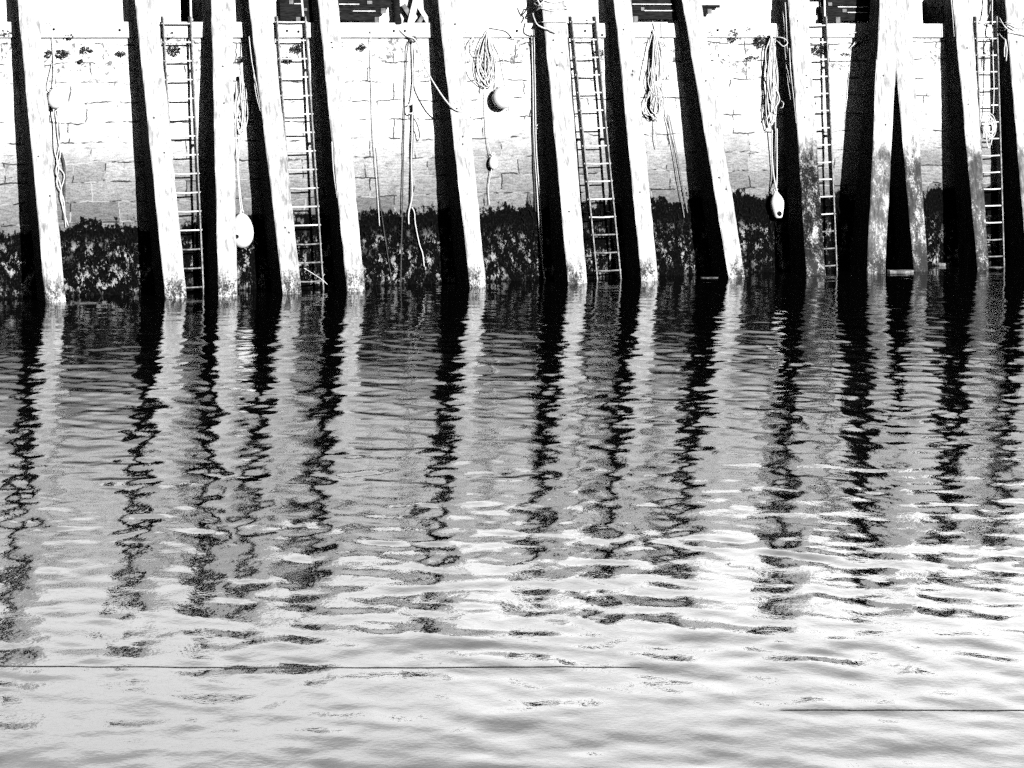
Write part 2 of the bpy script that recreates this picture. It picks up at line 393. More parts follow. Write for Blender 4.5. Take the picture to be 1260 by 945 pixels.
# ------------------------------------------------------------------ quay wall, coping, parapet, paving
UL, UR = -32., 36.
ZC0, ZC1 = 4.08, 4.335                          # coping
def quay_wall():
    nu, nz = 340, 30; vs, fs, uvs = [], [], []
    rs = random.Random(3)
    z0, z1 = -1.2, ZC0
    for j in range(nz+1):
        for i in range(nu+1):
            u = UL+(UR-UL)*i/nu; z = z0+(z1-z0)*j/nz
            vs.append(UZ(u, rs.uniform(-.012, .012) if 0 < j < nz else 0, z)); uvs.append((u, z))
    W_ = nu+1
    for j in range(nz):
        for i in range(nu): fs.append((j*W_+i, j*W_+i+1, (j+1)*W_+i+1, (j+1)*W_+i))
    o0 = len(vs)                                # solid body behind the face
    for u in (UL, UR):
        for z in (z0, z1): vs.append(UZ(u, -2.5, z)); uvs.append((u+2.5, z))
    fs += [(o0+1, o0+3, o0+2, o0), (o0, o0+1, nz*W_, 0), (nu, nz*W_+nu, o0+3, o0+2), (nz*W_, o0+1, o0+3, nz*W_+nu)]
    base = UZ(0, 0, 0); me = bpy.data.meshes.new('quay_wall'); me.from_pydata([tuple(v-base) for v in vs], [], fs); me.update()
    ul = me.uv_layers.new(name='wall_metres')
    ul.data.foreach_set('uv', [c for l in me.loops for c in uvs[l.vertex_index]])
    me.materials.append(STONE); me.polygons.foreach_set('use_smooth', [True]*len(fs))
    o = bpy.data.objects.new('quay_wall', me); COL.objects.link(o); o.location = base
    tag(o, 'long pale stone quay wall with dark weed below the tide line', 'wall')
quay_wall()
def u_at(px, py=15, q=-.1): return U(P(px, py, q))
# coping of long concrete beams
cop = thing('coping_ledge', UZ(0, 0, ZC0), 'pale concrete coping ledge along the top of the stone wall', 'ledge')
u = UL; rs = random.Random(5)
while u < UR:
    w = rs.uniform(3.2, 4.6); m = MB(); m.wbox(u+.004, min(u+w, UR)-.004, -2.2, .065+rs.uniform(-.006, .006), ZC0+.003, ZC1+rs.uniform(-.006, .006))
    m.build('coping_block', CONC, cop, bevel=.012); u += w
for px, py in ((66, 36), (147, 37), (234, 44), (353, 38), (367, 39), (455.5, 40), (484.5, 38), (498, 38), (636, 38), (720, 38), (741, 43), (883, 37), (1052, 40), (1054, 36)):
    c = P(px, py, .066); m = MB(); m.lathe(c, [(.022, -.02), (.022, .008), (.012, .018)], N_, 10); m.build('dark_hole', BLACK, cop)  # black discs standing in for the dark holes in the coping

# parapet above the coping, thick, with two ladder gaps
par = thing('parapet_wall', UZ(0, -.1, ZC1), 'whitewashed parapet wall standing on the coping with gaps at ladders', 'wall')
PT = .72; ZP = 4.78
gaps = [(u_at(223), u_at(249)), (u_at(1136), u_at(1163))]
edges = [UL] + [x for g in gaps for x in g] + [UR]
for k in range(0, len(edges), 2):
    m = MB(); m.wbox(edges[k], edges[k+1], -.12-PT, -.12, ZC1-.05, ZP); m.build('parapet_section', [LIME], par, bevel=.015)
for g0, g1 in gaps:                              # brick reveal turned from the sun, its shade put into the grey
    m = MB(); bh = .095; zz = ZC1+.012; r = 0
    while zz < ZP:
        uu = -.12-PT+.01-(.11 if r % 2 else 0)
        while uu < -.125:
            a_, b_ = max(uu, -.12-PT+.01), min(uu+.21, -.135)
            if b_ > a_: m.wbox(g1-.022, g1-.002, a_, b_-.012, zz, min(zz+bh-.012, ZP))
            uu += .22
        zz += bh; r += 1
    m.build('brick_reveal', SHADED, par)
for (g0, g1), l in zip(gaps, ('added dark sheet for the shade in the gap behind the leftmost ladder', 'added dark sheet for the shade in the gap left of the rightmost ladder')):
    m = MB()
    for k in range(3): m.wbox(g0-.5+k*.42, g0-.09+k*.42, -.12-PT-.10, -.12-PT-.05, ZC1+.004, ZP-.03)  # dark sheet added where the gap holds only deep shade
    tag(m.build('gap_shade_sheet', BLACK_SHADE, base=UZ((g0+g1)/2, -.12-PT-.07, ZC1)), l, 'shade_sheet', 'dark sheets added behind the wall gaps')
m = MB(); m.wbox(UL, UR, -30, -2.2, ZC1-.4, ZC1-.02); o = m.build('quay_paving', EARTH, base=UZ(0, -10, ZC1)); o['kind'] = 'structure'

# ------------------------------------------------------------------ timber piles
# (L0,B0,R0) at y=0 , (B1,R1,y1) at the water : B = left edge of front face, R = right edge
PILES = [
 ((22, 47), (56, 81), 368, 'leftmost leaning timber pile, beside the small egg shaped float', 0, 0),
 ((166.5, 193), (203.5, 230), 365, 'leaning pile directly left of the leftmost iron ladder', 0, 0),
 ((260, 286), (269, 292), 359, 'almost upright timber pile in front of the big white fender buoy', 0, 0),
 ((306, 333), (348.5, 371), 359, 'split faced leaning pile between big white fender buoy and second ladder', .25, 0),
 ((391.6, 416), (427, 449), 354, 'leaning pile between second ladder from left and the plain hanging ropes', 0, 0),
 ((539, 566), (578.6, 598), 350, 'leaning pile with a pale rope slung across its dark side', 0, 0),
 ((667, 695), (699.5, 722.5), 348, 'leaning pile with rope wound around its head, left of middle ladder', 0, 0),
 ((756, 777), (789.6, 810), 344, 'leaning pile between the middle ladder and the fat rope coil', 0, 0),
 ((840, 863), (896.5, 917), 339, 'most strongly leaning pile, clean white front, right of fat rope coil', 0, 0),
 ((970.5, 994), (993, 1016), 335, 'leaning pile just right of the long rope coil and pear float', 1., 0),
 ((1083, 1107), (1067.5, 1090), 330, 'pile leaning the opposite way to all the others', .8, .36),
 ((1096, 1120), (1125, 1142), 331, 'grimy pile crossing behind the oppositely leaning pile, forming a narrow triangle', .9, 0),
 ((1173, 1196), (1203, 1217), 325, 'grimy pile directly left of the rightmost iron ladder', .85, 0),
 ((1237, 1260), (1264, 1288), 322, 'pile at the right picture edge with pale ropes around its head', .6, 0),
]
QT, QB, PTH = .385, .93, .36
PILE_OBJ = []; PILE_T = []
def pile(B, Rr, yb, label, grime, dq, px0):
    base = None
    b0, r0, b1, r1 = P(B[0], 0, QT+dq), P(B[1], 0, QT+dq), P(Rr[0], yb, QB+dq*.2), P(Rr[1], yb, QB+dq*.2)
    ex = lambda a, b, z: a + (b-a)*((z-a.z)/(b.z-a.z))
    ctr = (b1+r1)/2 - N_*PTH/2; base = Vector((ctr.x, ctr.y, 0))
    t = thing('timber_pile', base, label, 'pile', 'timber fender piles along the quay wall')
    t['grime'] = grime
    m = MB(); nseg = 26; rs = random.Random(int(px0)); rings = []
    top = 5.75 + rs.uniform(-.3, .3); n4 = 5
    zl = [-.8 + 5.58*i/(nseg-4) for i in range(nseg-3)] + [4.84, 4.84+(top-4.84)*.33, 4.84+(top-4.84)*.67, top]   # deep heads, unseen, added to darken the water reflections
    for z in zl:
        bl, br = ex(b0, b1, z), ex(r0, r1, z)
        j = lambda s=.007: rs.uniform(-s, s)
        th = (PTH + .27*max(0, min(1, 1-z/4.6)) if z < 4.83 else 1.15) + j(.006)
        c = .016
        w = (br-bl).normalized()
        # octagon with worn arrises
        ring = [bl + w*c + N_*j(.004), br - w*c + N_*j(.004), br - N_*c + w*j(), br - N_*(th-c) + w*j(), br - w*c - N_*th, bl + w*c - N_*th, bl - N_*(th-c) + w*j(.012), bl - N_*c + w*j(.006)]
        rings.append(ring)
    o = 0
    for ring in rings: m.v += [tuple(p) for p in ring]
    K = 8
    fm = [0, 0, 0, 0, 1, 1, 1, 0]  # left and back faces get the painted side shade
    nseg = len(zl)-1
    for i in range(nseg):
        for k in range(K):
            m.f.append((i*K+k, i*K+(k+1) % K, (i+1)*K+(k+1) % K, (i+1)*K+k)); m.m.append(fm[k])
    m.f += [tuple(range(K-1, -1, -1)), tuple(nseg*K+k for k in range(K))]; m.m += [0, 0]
    sh = m.build('shaft', [PALE, SIDE_SHADE], t); sh['grime'] = grime
    m2 = MB()                                   # bolt heads in the front face
    for zz in sorted(rs.uniform(.9, 4.6) for _ in range(rs.randint(2, 4))):
        bl, br = ex(b0, b1, zz), ex(r0, r1, zz); c = bl.lerp(br, rs.uniform(.3, .7))
        m2 = MB(); m2.lathe(c, [(.017, -.02), (.017, .006), (.008, .012)], N_, 8); m2.build('bolt_head', ROPED, t)
    PILE_OBJ.append((b0, r0, b1, r1, ex)); PILE_T.append(t)
def splinter(k, pts, mt=None):                 # pale strips of wood split off the dark side: (height, forward offset, out from side)
    b0, r0, b1, r1, ex = PILE_OBJ[k]; ps = []
    for z, dq, du in pts: ps.append(ex(b0, b1, z) - N_*dq - D_*du)
    m = MB(); m.tube(spline(ps, 6), .010, 5, .35); return m
for a in PILES: pile(a[0], a[1], a[2], a[3], a[4], a[5], a[0][0])

for k, sets in ((3, [[(4.1, .12, .03), (3.7, .06, .05), (3.3, .02, .03), (2.95, .0, .02)], [(3.5, .1, .03), (3.2, .05, .05), (2.9, -.01, .03)]]),
                (9, [[(4.55, .2, .02), (4.2, .17, .04), (3.7, .16, .05), (3.3, .1, .03)], [(3.9, .06, .02), (3.5, .03, .04), (3.1, .01, .03), (2.6, .0, .015)], [(4.7, .1, .02), (4.3, .09, .03), (3.6, .12, .04)], [(3.8, .2, .03), (3.4, .16, .05), (3.0, .12, .03)]]),
                (12, [[(4.9, .04, .02), (4.5, .02, .03), (4.1, .05, .02)]]), (4, [[(2.4, .0, .01), (1.9, .0, .03), (1.5, .0, .015)]]),
                (10, [[(3.7, .0, .012), (3.2, .0, .02), (2.8, .0, .012)]])):
    for s_ in sets: splinter(k, s_).build('splinter', SAWN_AND_LIT_EDGE, PILE_T[k])

# ------------------------------------------------------------------ iron ladders
def ladder(lt, lb, rt, rb, y1, y0r, label, rail_px=None, nz=None):
    q0, q1 = .19, .36                           # front of rails, top and bottom
    yq = lambda y: q0+(q1-q0)*max(0, min(1, (y-20)/325))
    A0, A1, B0, B1 = P(lt, 20, q0), P(lb, y1, yq(y1)), P(rt, 20, q0), P(rb, y1, yq(y1))
    t = thing('iron_ladder', Vector(((A1+B1)/2).to_tuple()), label, 'ladder', 'iron ladders up the quay wall')
    ex = lambda a, b, z: a + (b-a)*((z-a.z)/(b.z-a.z))
    for a, b in ((A0, A1), (B0, B1)):
        m = MB(); zs = [-.5 + (a.z+.5)*i/10 for i in range(11)]; rings = []
        for z in zs:
            p = ex(a, b, z); rings.append([p-D_*.011, p+D_*.011, p+D_*.011-N_*.135, p-D_*.011-N_*.135])
        for i in range(10): m.hexa(rings[i], rings[i+1]) if i in (0, 9) else m.add(rings[i]+rings[i+1], [(k, (k+1) % 4, 4+(k+1) % 4, 4+k) for k in range(4)])
        m.build('rail', IRON, t)
    z = P(rt, y0r, q0).z; step = .30
    rs = random.Random(int(lt))
    while z > -.25:
        a, b = ex(A0, A1, z), ex(B0, B1, z); a = a - N_*.035; b = b - N_*.035
        m = MB(); m.tube([a-D_*.028, a.lerp(b, .5)-Vector((0, 0, rs.uniform(0, .012))), b+D_*.03], .0135, 8); m.build('rung', IRONW if z > .75 else IRON, t, smooth=True); z -= step
    for zz in (3.55, 2.35, 1.1):                # stand-off brackets
        for a, b in ((A0, A1), (B0, B1)):
            p = ex(a, b, zz); w = p - N_*(N_.dot(p-O_)+BAT*p.z)
            m = MB(); m.box((p-N_*.1+w)/2+D_*0, (p-N_*.1-w).normalized(), D_, (0, 0, 1), ((p-N_*.1-w).length)/2+.01, .009, .022); m.build('bracket', IRON, t)
    if rail_px:
        x0, x1, y_ = rail_px
        m = MB(); a, b = P(x0, -16, .03), P(x1, y_, .03); m.tube(spline([a, b, b+N_*.06-Vector((0, 0, .03))]), .020, 8); m.build('grab_post', IRONW, t, smooth=True)
    return (A0, A1, B0, B1, ex)
LD = [ladder(201, 219.5, 235, 250, 345, 29, 'leftmost iron ladder on the quay wall', (234, 235, 22)),
      ladder(341, 364, 376, 397.5, 345, 27, 'iron ladder second from left, below the dark timber stack', (370, 373, 20)),
      ladder(703.5, 735.5, 733, 764.5, 345, 27, 'middle ladder showing both dark side rails, no grab post', None),
      ladder(990, 1003, 1017, 1030, 330, 31, 'half hidden ladder between long rope coil and crossing piles', (1014, 1015, 22)),
      ladder(1201.5, 1213, 1227, 1236, 330, 27, 'rightmost ladder with rope loops caught in its rungs', (1228, 1228, 32))]

# ------------------------------------------------------------------ stacks of dark timber on the coping
def timber_stack(rows, lit_edges, blocks, label, ends=None):
    px0 = rows[0][0]; t = thing('timber_stack', P(px0, 27, -.03), label, 'timber stack', 'dark timber stacks along the coping')
    for x0, x1, y0, y1 in rows:
        m = MB(); a, b = P(x0, y1, .03), P(x1, y0, .03); m.wbox(U(a), U(b), -.115, .03, a.z, b.z); m.build('baulk', BLACK_SHADE, t, bevel=.006)
    for x0, x1, y in lit_edges:  # pale strips standing in for the lit top edges of the timbers
        m = MB(); a, b = P(x0, y, .05), P(x1, y, .05); m.wbox(U(a), U(b), .032, .052, a.z-.008, a.z+.008); m.build('lit_edge', SAWN_AND_LIT_EDGE, t)
    for x0, x1, y0, y1 in blocks:
        m = MB(); a, b = P(x0, y1, .06), P(x1, y0, .06); m.wbox(U(a), U(b), .033, .055, a.z, b.z); m.build('bearer', SHADED, t)
timber_stack([(345, 421, -18, -2.), (345, 389, -1.5, 27)], [(362, 371, 4.5)], [(356, 361, -2, 5), (374, 378, 10, 13.5), (364.5, 369.5, 21, 27)], 'dark timber stack standing above the second ladder from left')
timber_stack([(412, 481, -18, -1), (412, 481, -.4, 8.7), (412, 475, 9.2, 16), (412, 467, 16.4, 25.5), (442, 467, 25.8, 30)], [(417, 442, 5), (434, 462, 13.5)], [(452, 458, 1, 5), (469, 474.5, 10, 16.5), (461.5, 466.5, 21, 30.5)], 'dark stepped timber stack left of the white cross braced timbers')
timber_stack([(770, 838, -18, -1), (770, 838, -.5, 6), (772, 838, 6.6, 13.5), (774, 838, 14, 24)], [(778, 828, 5), (793, 830, 13)], [(789, 793, 9, 13), (779.5, 785, 20, 28)], 'long dark timber stack above the fat rope coil')
timber_stack([(862, 886, 6, 9.5), (862, 875, 10, 17)], [], [(871, 876, 11, 17)], 'short dark timber ends jutting out above the bushy wall plant')
timber_stack([(1002, 1078, -18, -1), (1016, 1078, -.4, 8), (1010, 1078, 8.5, 16), (1012, 1080, 16.5, 25.5), (1012, 1032, 25.8, 30.5)], [(1031, 1068, 8.4), (1043, 1068, 15.2)], [(1019.5, 1024, 3, 7), (1037, 1042, 11, 15), (1029, 1034, 21, 30)], 'dark timber stack beside the oppositely leaning pile')
timber_stack([(1255.5, 1300, -18, 8), (1256, 1300, 13, 25)], [(1256, 1300, 10.5)], [], 'dark timber stack cut off by the right picture edge')
# dark bollard and braced white timbers beside it
m = MB(); p = P(489, 30, .02); m.lathe(p, [(.075, 0), (.075, .10), (.062, .12), (.062, .66), (.085, .68), (.085, .74), (.03, .78)], (-.05, 0, 1), 16)
tag(m.build('mooring_post', BLACK_SHADE, base=p, smooth=False), 'black iron mooring post on the coping beside white braced timbers', 'mooring post')
t = thing('braced_frame', P(512, 30, 0), 'white cross braced timber frame on the coping', 'timber frame')
for (xa, ya, xb, yb, w, mt, q) in ((504, 31, 515, -14, .055, SAWN_AND_LIT_EDGE, .05), (530, 33, 512, 2, .04, SAWN_AND_LIT_EDGE, .0), (496, 6, 506, 22, .04, SHADED, .0), (513, 31, 520, 20, .035, SHADED, .0)):
    a, b = P(xa, ya, q), P(xb, yb, q); d = (b-a).normalized(); s_ = d.cross(N_).normalized()
    m = MB(); m.box((a+b)/2, d, s_, N_, (b-a).length/2, w, .02); m.build('brace', mt, t, bevel=.004)

# ------------------------------------------------------------------ floats
def float_buoy(px, py, wpx, hpx, q, label, shape='egg', tilt=(0, 0, 1)):
    c = P(px, py, q); s = SC(px); r = wpx/2/s; h = hpx/2/s
    t = thing('float_buoy', c - Vector((0, 0, h)), label, 'buoy', 'white floats hanging on the wall')
    n = 14; prof = []
    for i in range(n+1):
        a = -math.pi/2 + math.pi*i/n; k = math.cos(a); zz = math.sin(a)
        if shape == 'egg': k *= 1 - .14*zz
        prof.append((max(r*k, .004), h*zz))
    if shape == 'pear': prof = [(r*a_, h*b_) for a_, b_ in ((.04, -.93), (.40, -.96), (.56, -.92), (.66, -.80), (.84, -.45), (.97, -.12), (1., .08), (.93, .28), (.74, .52), (.5, .72), (.32, .86), (.24, .94), (.20, 1.), (.04, 1.02))]
    m = MB(); m.lathe(c, prof, tilt, 28); m.build('shell', FLOAT, t, smooth=True)
    m = MB(); e = c + Vector(tilt).normalized()*h
    m.tube([e + (D_*math.cos(a)+Vector((0, 0, 1))*math.sin(a))*.028 + Vector((0, 0, .018)) for a in np.linspace(0, 2*math.pi, 13)], .009, 6); m.build('eye', FLOAT, t, smooth=True)
    return c, r, h, t
float_buoy(68, 121, 20, 26, .16, 'small egg shaped white float beside the leftmost pile')
c, r, h, t = float_buoy(297.5, 284, 29, 43, .30, 'big white fender buoy half hidden by the upright pile, low on the wall')
m = MB(); m.lathe(c + Vector((-.06, -r*.93, -h*.28)), [(.034, -.03), (.034, .006), (.02, .012)], (-.3, -1, -.15), 10); m.build('valve', BLACK, t)
float_buoy(618.5, 120.5, 27, 28, .19, 'round white ball float hanging below the loose tangled coil', 'round', (.1, 0, 1))
c, r, h, t = float_buoy(607, 200, 11.5, 17, .095, 'smallest white float, hanging on a thin line under the ball float', 'egg')
c, r, h, t = float_buoy(956.5, 252, 18, 34, .16, 'pear shaped white float with a dark opening at its base', 'pear', (-.10, .0, 1))
m = MB(); m.lathe(c + Vector((.03, -r*.70, -h*.60)), [(.048, -.04), (.048, .012), (.036, .016)], (.0, -1, -.35), 16, .8); m.build('hollow_shade_disc', BLACK, t)  # black disc standing in for the shaded hollow of the float

# ------------------------------------------------------------------ ropes
def px_rope(mb, pts, r=.011, n=8, wob=0.):
    ps = [P(*p) for p in pts]
    sp = spline(ps, n)
    if wob: sp = [p + D_*random.uniform(-wob, wob) for p in sp]
    mb.tube(sp, r, 6)
def rope(name, lines, label, cat='rope', group='ropes hung on the quay wall', mt=None):
    m = MB()
    for l in lines:
        pts, r = l[0], (l[1] if len(l) > 1 else .011); px_rope(m, pts, r)
    x, y, q = lines[0][0][-1]
    return tag(m.build(name, mt or ROPE, base=P(x, y, q), smooth=True), label, cat, group)
def coil_lines(x, y0, y1, w, n, q=.08, r=.0085, seed=1, xs=0.):
    rs = random.Random(seed); out = []
    for i in range(n):
        f = rs.uniform(.25, 1.); hb = y1 - rs.uniform(0, .45)*(y1-y0)*(1-f*.5); cx = x+xs*(hb-y0)/(y1-y0)+rs.uniform(-.25, .25)*w
        ww = w*rs.uniform(.18, .55); a, b = rs.uniform(.3, .5), rs.uniform(.6, .85); qq = q+rs.uniform(-.03, .06)
        yy = lambda f_: y0+(hb-y0)*f_
        out.append(([(x+rs.uniform(-2, 2), y0, q), (cx-ww*.6+rs.uniform(-2, 2), yy(a), qq), (cx-ww+rs.uniform(-2, 2), yy(b), qq),
                     (cx+rs.uniform(-2, 2), hb, qq+.02), (cx+ww, yy(b-.03), qq+.02), (cx+ww*.55+rs.uniform(-2, 2), yy(a), qq+.03), (x+rs.uniform(-2, 3), y0, q+.02)], r))
    return out
# left float line and its tangled tail
rope('float_line', [([(57, 28, .08), (62, 29, .08), (64, 40, .07), (65, 60, .05), (66, 80, .05), (67, 98, .10), (67.5, 107, .16)], .009), ([(64, 78, .05), (59, 105, .08), (63, 112, .12)], .008), ([(67, 80, .05), (72, 105, .08), (76, 115, .03)], .008)], 'thin line holding the small egg shaped float beside leftmost pile')
rope('rope_tail', [([(66, 134, .14), (66, 160, .05), (67, 185, .05), (72, 205, .06), (70, 225, .07), (78, 245, .05), (80, 268, .05), (81, 280, .03)], .011), ([(71, 134, .14), (71, 165, .05), (74, 190, .05), (69, 210, .08), (75, 230, .07), (77, 255, .05), (84, 278, .03)], .011), ([(73, 134, .12), (74, 170, .04), (70, 200, .06), (79, 216, .06), (74, 240, .06), (80, 262, .05)], .010)] , 'tangled rope tail hanging below the small egg shaped float')
rope('dark_rope_strand', [([(75, 188, .035), (79, 205, .03), (79, 235, .03), (78, 270, .03)], .022)], 'thick dark strand within the tangled tail below egg shaped float', mt=ROPED)
# big fender buoy lines
rope('rope_bundle', coil_lines(296, 92, 168, 12, 9, .10, .0085, 4) + [([(291, 100, .2), (290, 160, .2), (294, 235, .2), (297, 263, .3)], .010), ([(297, 168, .15), (293, 200, .15), (296, 240, .2), (299, 262, .3)], .010)], 'rope bundle hanging down to the big fender buoy by the upright pile')
# lines between pile five and six
rope('hanging_rope', [([(456, 38, .08), (456.5, 60, .06), (457, 100, .04), (458, 140, .04), (460, 175, .05), (463, 215, .05), (465, 245, .05), (467, 278, .04)], .008)], 'single thin rope hanging straight nearest the second ladder')
rope('hanging_rope', [([(462, 182, .04), (465, 215, .04), (468, 250, .04), (472, 280, .04), (478, 320, .04), (482, 345, .04)], .007)], 'faint lower strand crossing weed beneath the single thin rope', mt=ROPED)
rope('hanging_rope', [([(506, 48, .08), (502, 56, .08), (500, 75, .06), (498, 120, .05), (497, 160, .05), (496, 210, .05), (495, 260, .06), (494, 300, .07), (493, 350, .1), (493, 372, .12)], .010)], 'left rope of the pair hanging from one ring, reaching the water', mt=ROPED)
rope('hanging_rope', [([(508, 48, .08), (507, 60, .06), (508, 100, .05), (506, 125, .09), (502, 130, .11), (503, 139, .11), (508, 138, .11), (508, 128, .1), (507, 150, .06), (507, 165, .07), (506, 200, .05), (507, 240, .05), (503, 262, .06), (503, 276, .06)], .012), ([(508, 140, .08), (515, 150, .08), (519, 165, .08), (516, 172, .08), (513, 162, .08), (510, 158, .08)], .009), ([(507, 255, .06), (510, 262, .06), (511, 275, .05), (516, 300, .05), (520, 312, .05), (522, 328, .05)], .010)], 'knotted rope of the pair hanging from one ring, with a small loop')
rope('hanging_rope', [([(508, 128, .05), (508, 165, .045), (506, 205, .04), (505, 250, .04)], .014)], 'thick dark length behind the knotted rope', mt=ROPED)
rope('slung_rope', [([(492, 37, .09), (500, 44, .10), (510, 48, .12), (516, 60, .22), (523, 82, .4), (532, 99, .60), (545, 119, .66), (556, 132, .64), (566, 137, .62), (578, 138, .4), (584, 134, .15)], .013)], 'pale rope slung from the wall ring across the leaning pile')
m = MB(); c = P(509, 48, .085); m.tube([c + (D_*math.cos(a)*.05+Vector((0, 0, math.sin(a)*.05))) for a in np.linspace(0, 2*math.pi, 15)], .013, 6)
tag(m.build('iron_ring', IRON, base=c, smooth=True), 'iron ring on the coping holding the pair of hanging ropes', 'ring')
# tangled coil with ball float
rope('rope_coil', coil_lines(600, 38, 108, 20, 12, .09, .009, 9) + [([(595, 40, .08), (578, 50, .07), (573, 70, .06), (578, 92, .07), (588, 102, .08), (596, 108, .08)], .008), ([(600, 40, .09), (582, 45, .07), (580, 62, .07), (586, 70, .07), (590, 60, .08)], .008), ([(603, 34, .1), (622, 38, .09), (630, 46, .08), (634, 48, .04)], .008), ([(600, 36, .1), (614, 60, .1), (622, 85, .12), (630, 130, .12), (626, 133, .12)], .006), ([(608, 60, .1), (613, 85, .14), (616, 106, .22)], .009), ([(596, 105, .06), (597, 140, .05), (599, 170, .05), (604, 190, .1)], .007), ([(605, 208, .08), (601, 230, .05), (602, 252, .04)], .008), ([(567, 38, .07), (583, 41, .07), (600, 35, .08)], .007)], 'loose tangled pale coil above the round ball float', 'rope coil')
rope('hanging_rope', [([(654, 40, .08), (655, 70, .06), (656, 120, .05), (657, 170, .05), (660, 220, .05), (663, 270, .05), (666, 310, .05), (670, 345, .06)], .010), ([(657, 36, .09), (658, 80, .09), (659, 140, .09), (660, 185, .09), (664, 240, .09), (667, 290, .08)], .010), ([(659, 156, .1), (663, 153, .12), (665, 157, .12), (660, 158, .1)], .008)], 'long pale double rope hanging close left of the pile with wound rope')
rope('hanging_rope', [([(655, 45, .04), (655, 120, .035), (656, 190, .035), (659, 260, .035)], .012)], 'dark strand painted as the shadow of the long pale double rope', mt=ROPED)  # painted shadow of the double rope, laid close to the wall
def around(mb, k, z, r=.014, sag=0., j=.02):   # a turn of rope about pile k
    b0, r0, b1, r1, ex = PILE_OBJ[k]; bl, br = ex(b0, b1, z), ex(r0, r1, z); g = .022
    w = D_
    pts = [bl-w*g-N_*(PTH+g), bl-w*g-N_*.12+Vector((0, 0, -sag*.6)), bl-w*g*.4+N_*g+Vector((0, 0, -sag*.3)), bl.lerp(br, .5)+N_*g*1.2+Vector((0, 0, -sag)), br+w*g*.4+N_*g, br+w*g-N_*.15, br+w*g-N_*(PTH+g), bl-w*g-N_*(PTH+g)]
    pts = [p+Vector((0, 0, random.uniform(-j, j))) for p in pts]
    mb.tube(spline(pts, 5), r, 6)
m = MB()
for z, s_ in ((4.72, .03), (4.60, .05), (4.56, -.02), (4.36, .02)): around(m, 6, z, .012, s_)
px_rope(m, [(660, -4, .5), (663, 3, .5), (666, 8, .46), (661, 12, .35), (656, 16, .2), (657, 22, .35), (661, 30, .5), (668, 34, .52), (675, 36, .50), (682, 40, .48), (694, 47, .2)], .013)
px_rope(m, [(657, 4, .2), (662, 7, .45), (668, 2, .5), (672, -3, .5)], .012)
tag(m.build('wound_rope', ROPE, base=P(660, 20, .4), smooth=True), 'pale rope wound around the pile head left of the middle ladder', 'rope')
# fat coil
rope('rope_coil', coil_lines(805, 38, 147, 13, 13, .10, .0085, 21, 4) + coil_lines(805, 100, 147, 15, 9, .14, .009, 22, 2) + [([(804, 36, .1), (795, 70, .08), (789, 100, .08), (787, 125, .12), (792, 138, .14), (803, 143, .16), (815, 146, .15)], .010), ([(803, 26, .08), (806, 38, .09), (815, 75, .1), (819, 110, .1), (822, 142, .1)], .009), ([(806, 146, .08), (805, 165, .06), (807, 178, .06), (808, 183, .06)], .009)], 'fat hanging rope coil below the long dark timber stack', 'rope coil')
rope('hanging_rope', [([(821, 142, .1), (824, 160, .07), (829, 190, .06), (834, 220, .06), (839, 250, .05), (842, 268, .04)], .010), ([(823, 142, .09), (828, 165, .06), (834, 195, .05), (840, 228, .05), (846, 262, .04)], .010)], 'slanting double rope running down from the fat coil', mt=mat("grey_rope", .12, .3, 60, .9))
# long coil with pear float
rope('rope_coil', coil_lines(950, 42, 160, 10, 12, .14, .0095, 31, 0) + [([(949, 45, .15), (942, 65, .12), (945, 90, .14), (956, 110, .18), (958, 125, .18), (950, 135, .17), (943, 148, .15)], .012), ([(945, 90, .14), (954, 108, .2), (959, 122, .24), (953, 134, .2)], .013), ([(952, 46, .18), (960, 46, .30), (966, 48, .36), (969, 53, .4), (964, 57, .38), (958, 52, .3), (954, 49, .2)], .010), ([(961, 124, .24), (964, 127, .3), (963, 132, .3), (960, 133, .26)], .008)], 'long pale rope coil between clean leaning pile and pear float', 'rope coil')
rope('float_line', [([(950, 160, .14), (950, 190, .08), (952, 215, .1), (955, 232, .2)], .012), ([(956, 158, .14), (956, 195, .1), (956, 220, .13), (955, 234, .2)], .012)], 'two lines from the long coil down to the pear float')
rope('dark_rope_strand', [([(953, 150, .06), (953, 190, .05), (954, 225, .06)], .016)], 'dark strand between the two lines above the pear float', mt=ROPED)
# loops on the right ladder and on the last pile
m = MB(); rs = random.Random(8)
for i in range(7):
    x = 1218+rs.uniform(-2, 3); y0 = rs.uniform(138, 152); y1 = rs.uniform(160, 181); w = rs.uniform(4, 8)
    px_rope(m, [(x, y0, .33), (x-w*.7, (y0+y1)/2, .35), (x-w*.3, y1-3, .36), (x+w*.3, y1, .37), (x+w, (y0+y1)/2+4, .37), (x+w*.6, y0+4, .36), (x, y0, .34)], .010)
tag(m.build('rope_loops', ROPE, base=P(1218, 180, .34), smooth=True), 'pale rope loops caught on the rungs of the rightmost ladder', 'rope')
rope('hanging_rope', [([(1221, -10, .12), (1221, 30, .24), (1222, 75, .27), (1223, 110, .29), (1222, 140, .32)], .010), ([(1218, -10, .1), (1218, 12, .1), (1213, 28, .12), (1222, 30, .2)], .009)], 'rope running down inside the rightmost ladder to its loops')
m = MB()
for z, s_ in ((4.42, .06), (4.33, .10), (4.24, .03)): around(m, 13, z, .011, s_, .05)
px_rope(m, [(1229, 41, .3), (1233, 46, .5), (1237, 50, .6), (1236, 60, .62), (1236, 70, .62)], .011); px_rope(m, [(1237, 48, .6), (1239, 60, .62), (1238, 75, .6)], .011); px_rope(m, [(1230, 22, .4), (1236, 32, .6), (1244, 38, .55), (1262, 44, .5)], .010)
tag(m.build('wound_rope', ROPE, base=P(1236, 60, .5), smooth=True), 'pale ropes wound on the pile head at the right picture edge', 'rope')
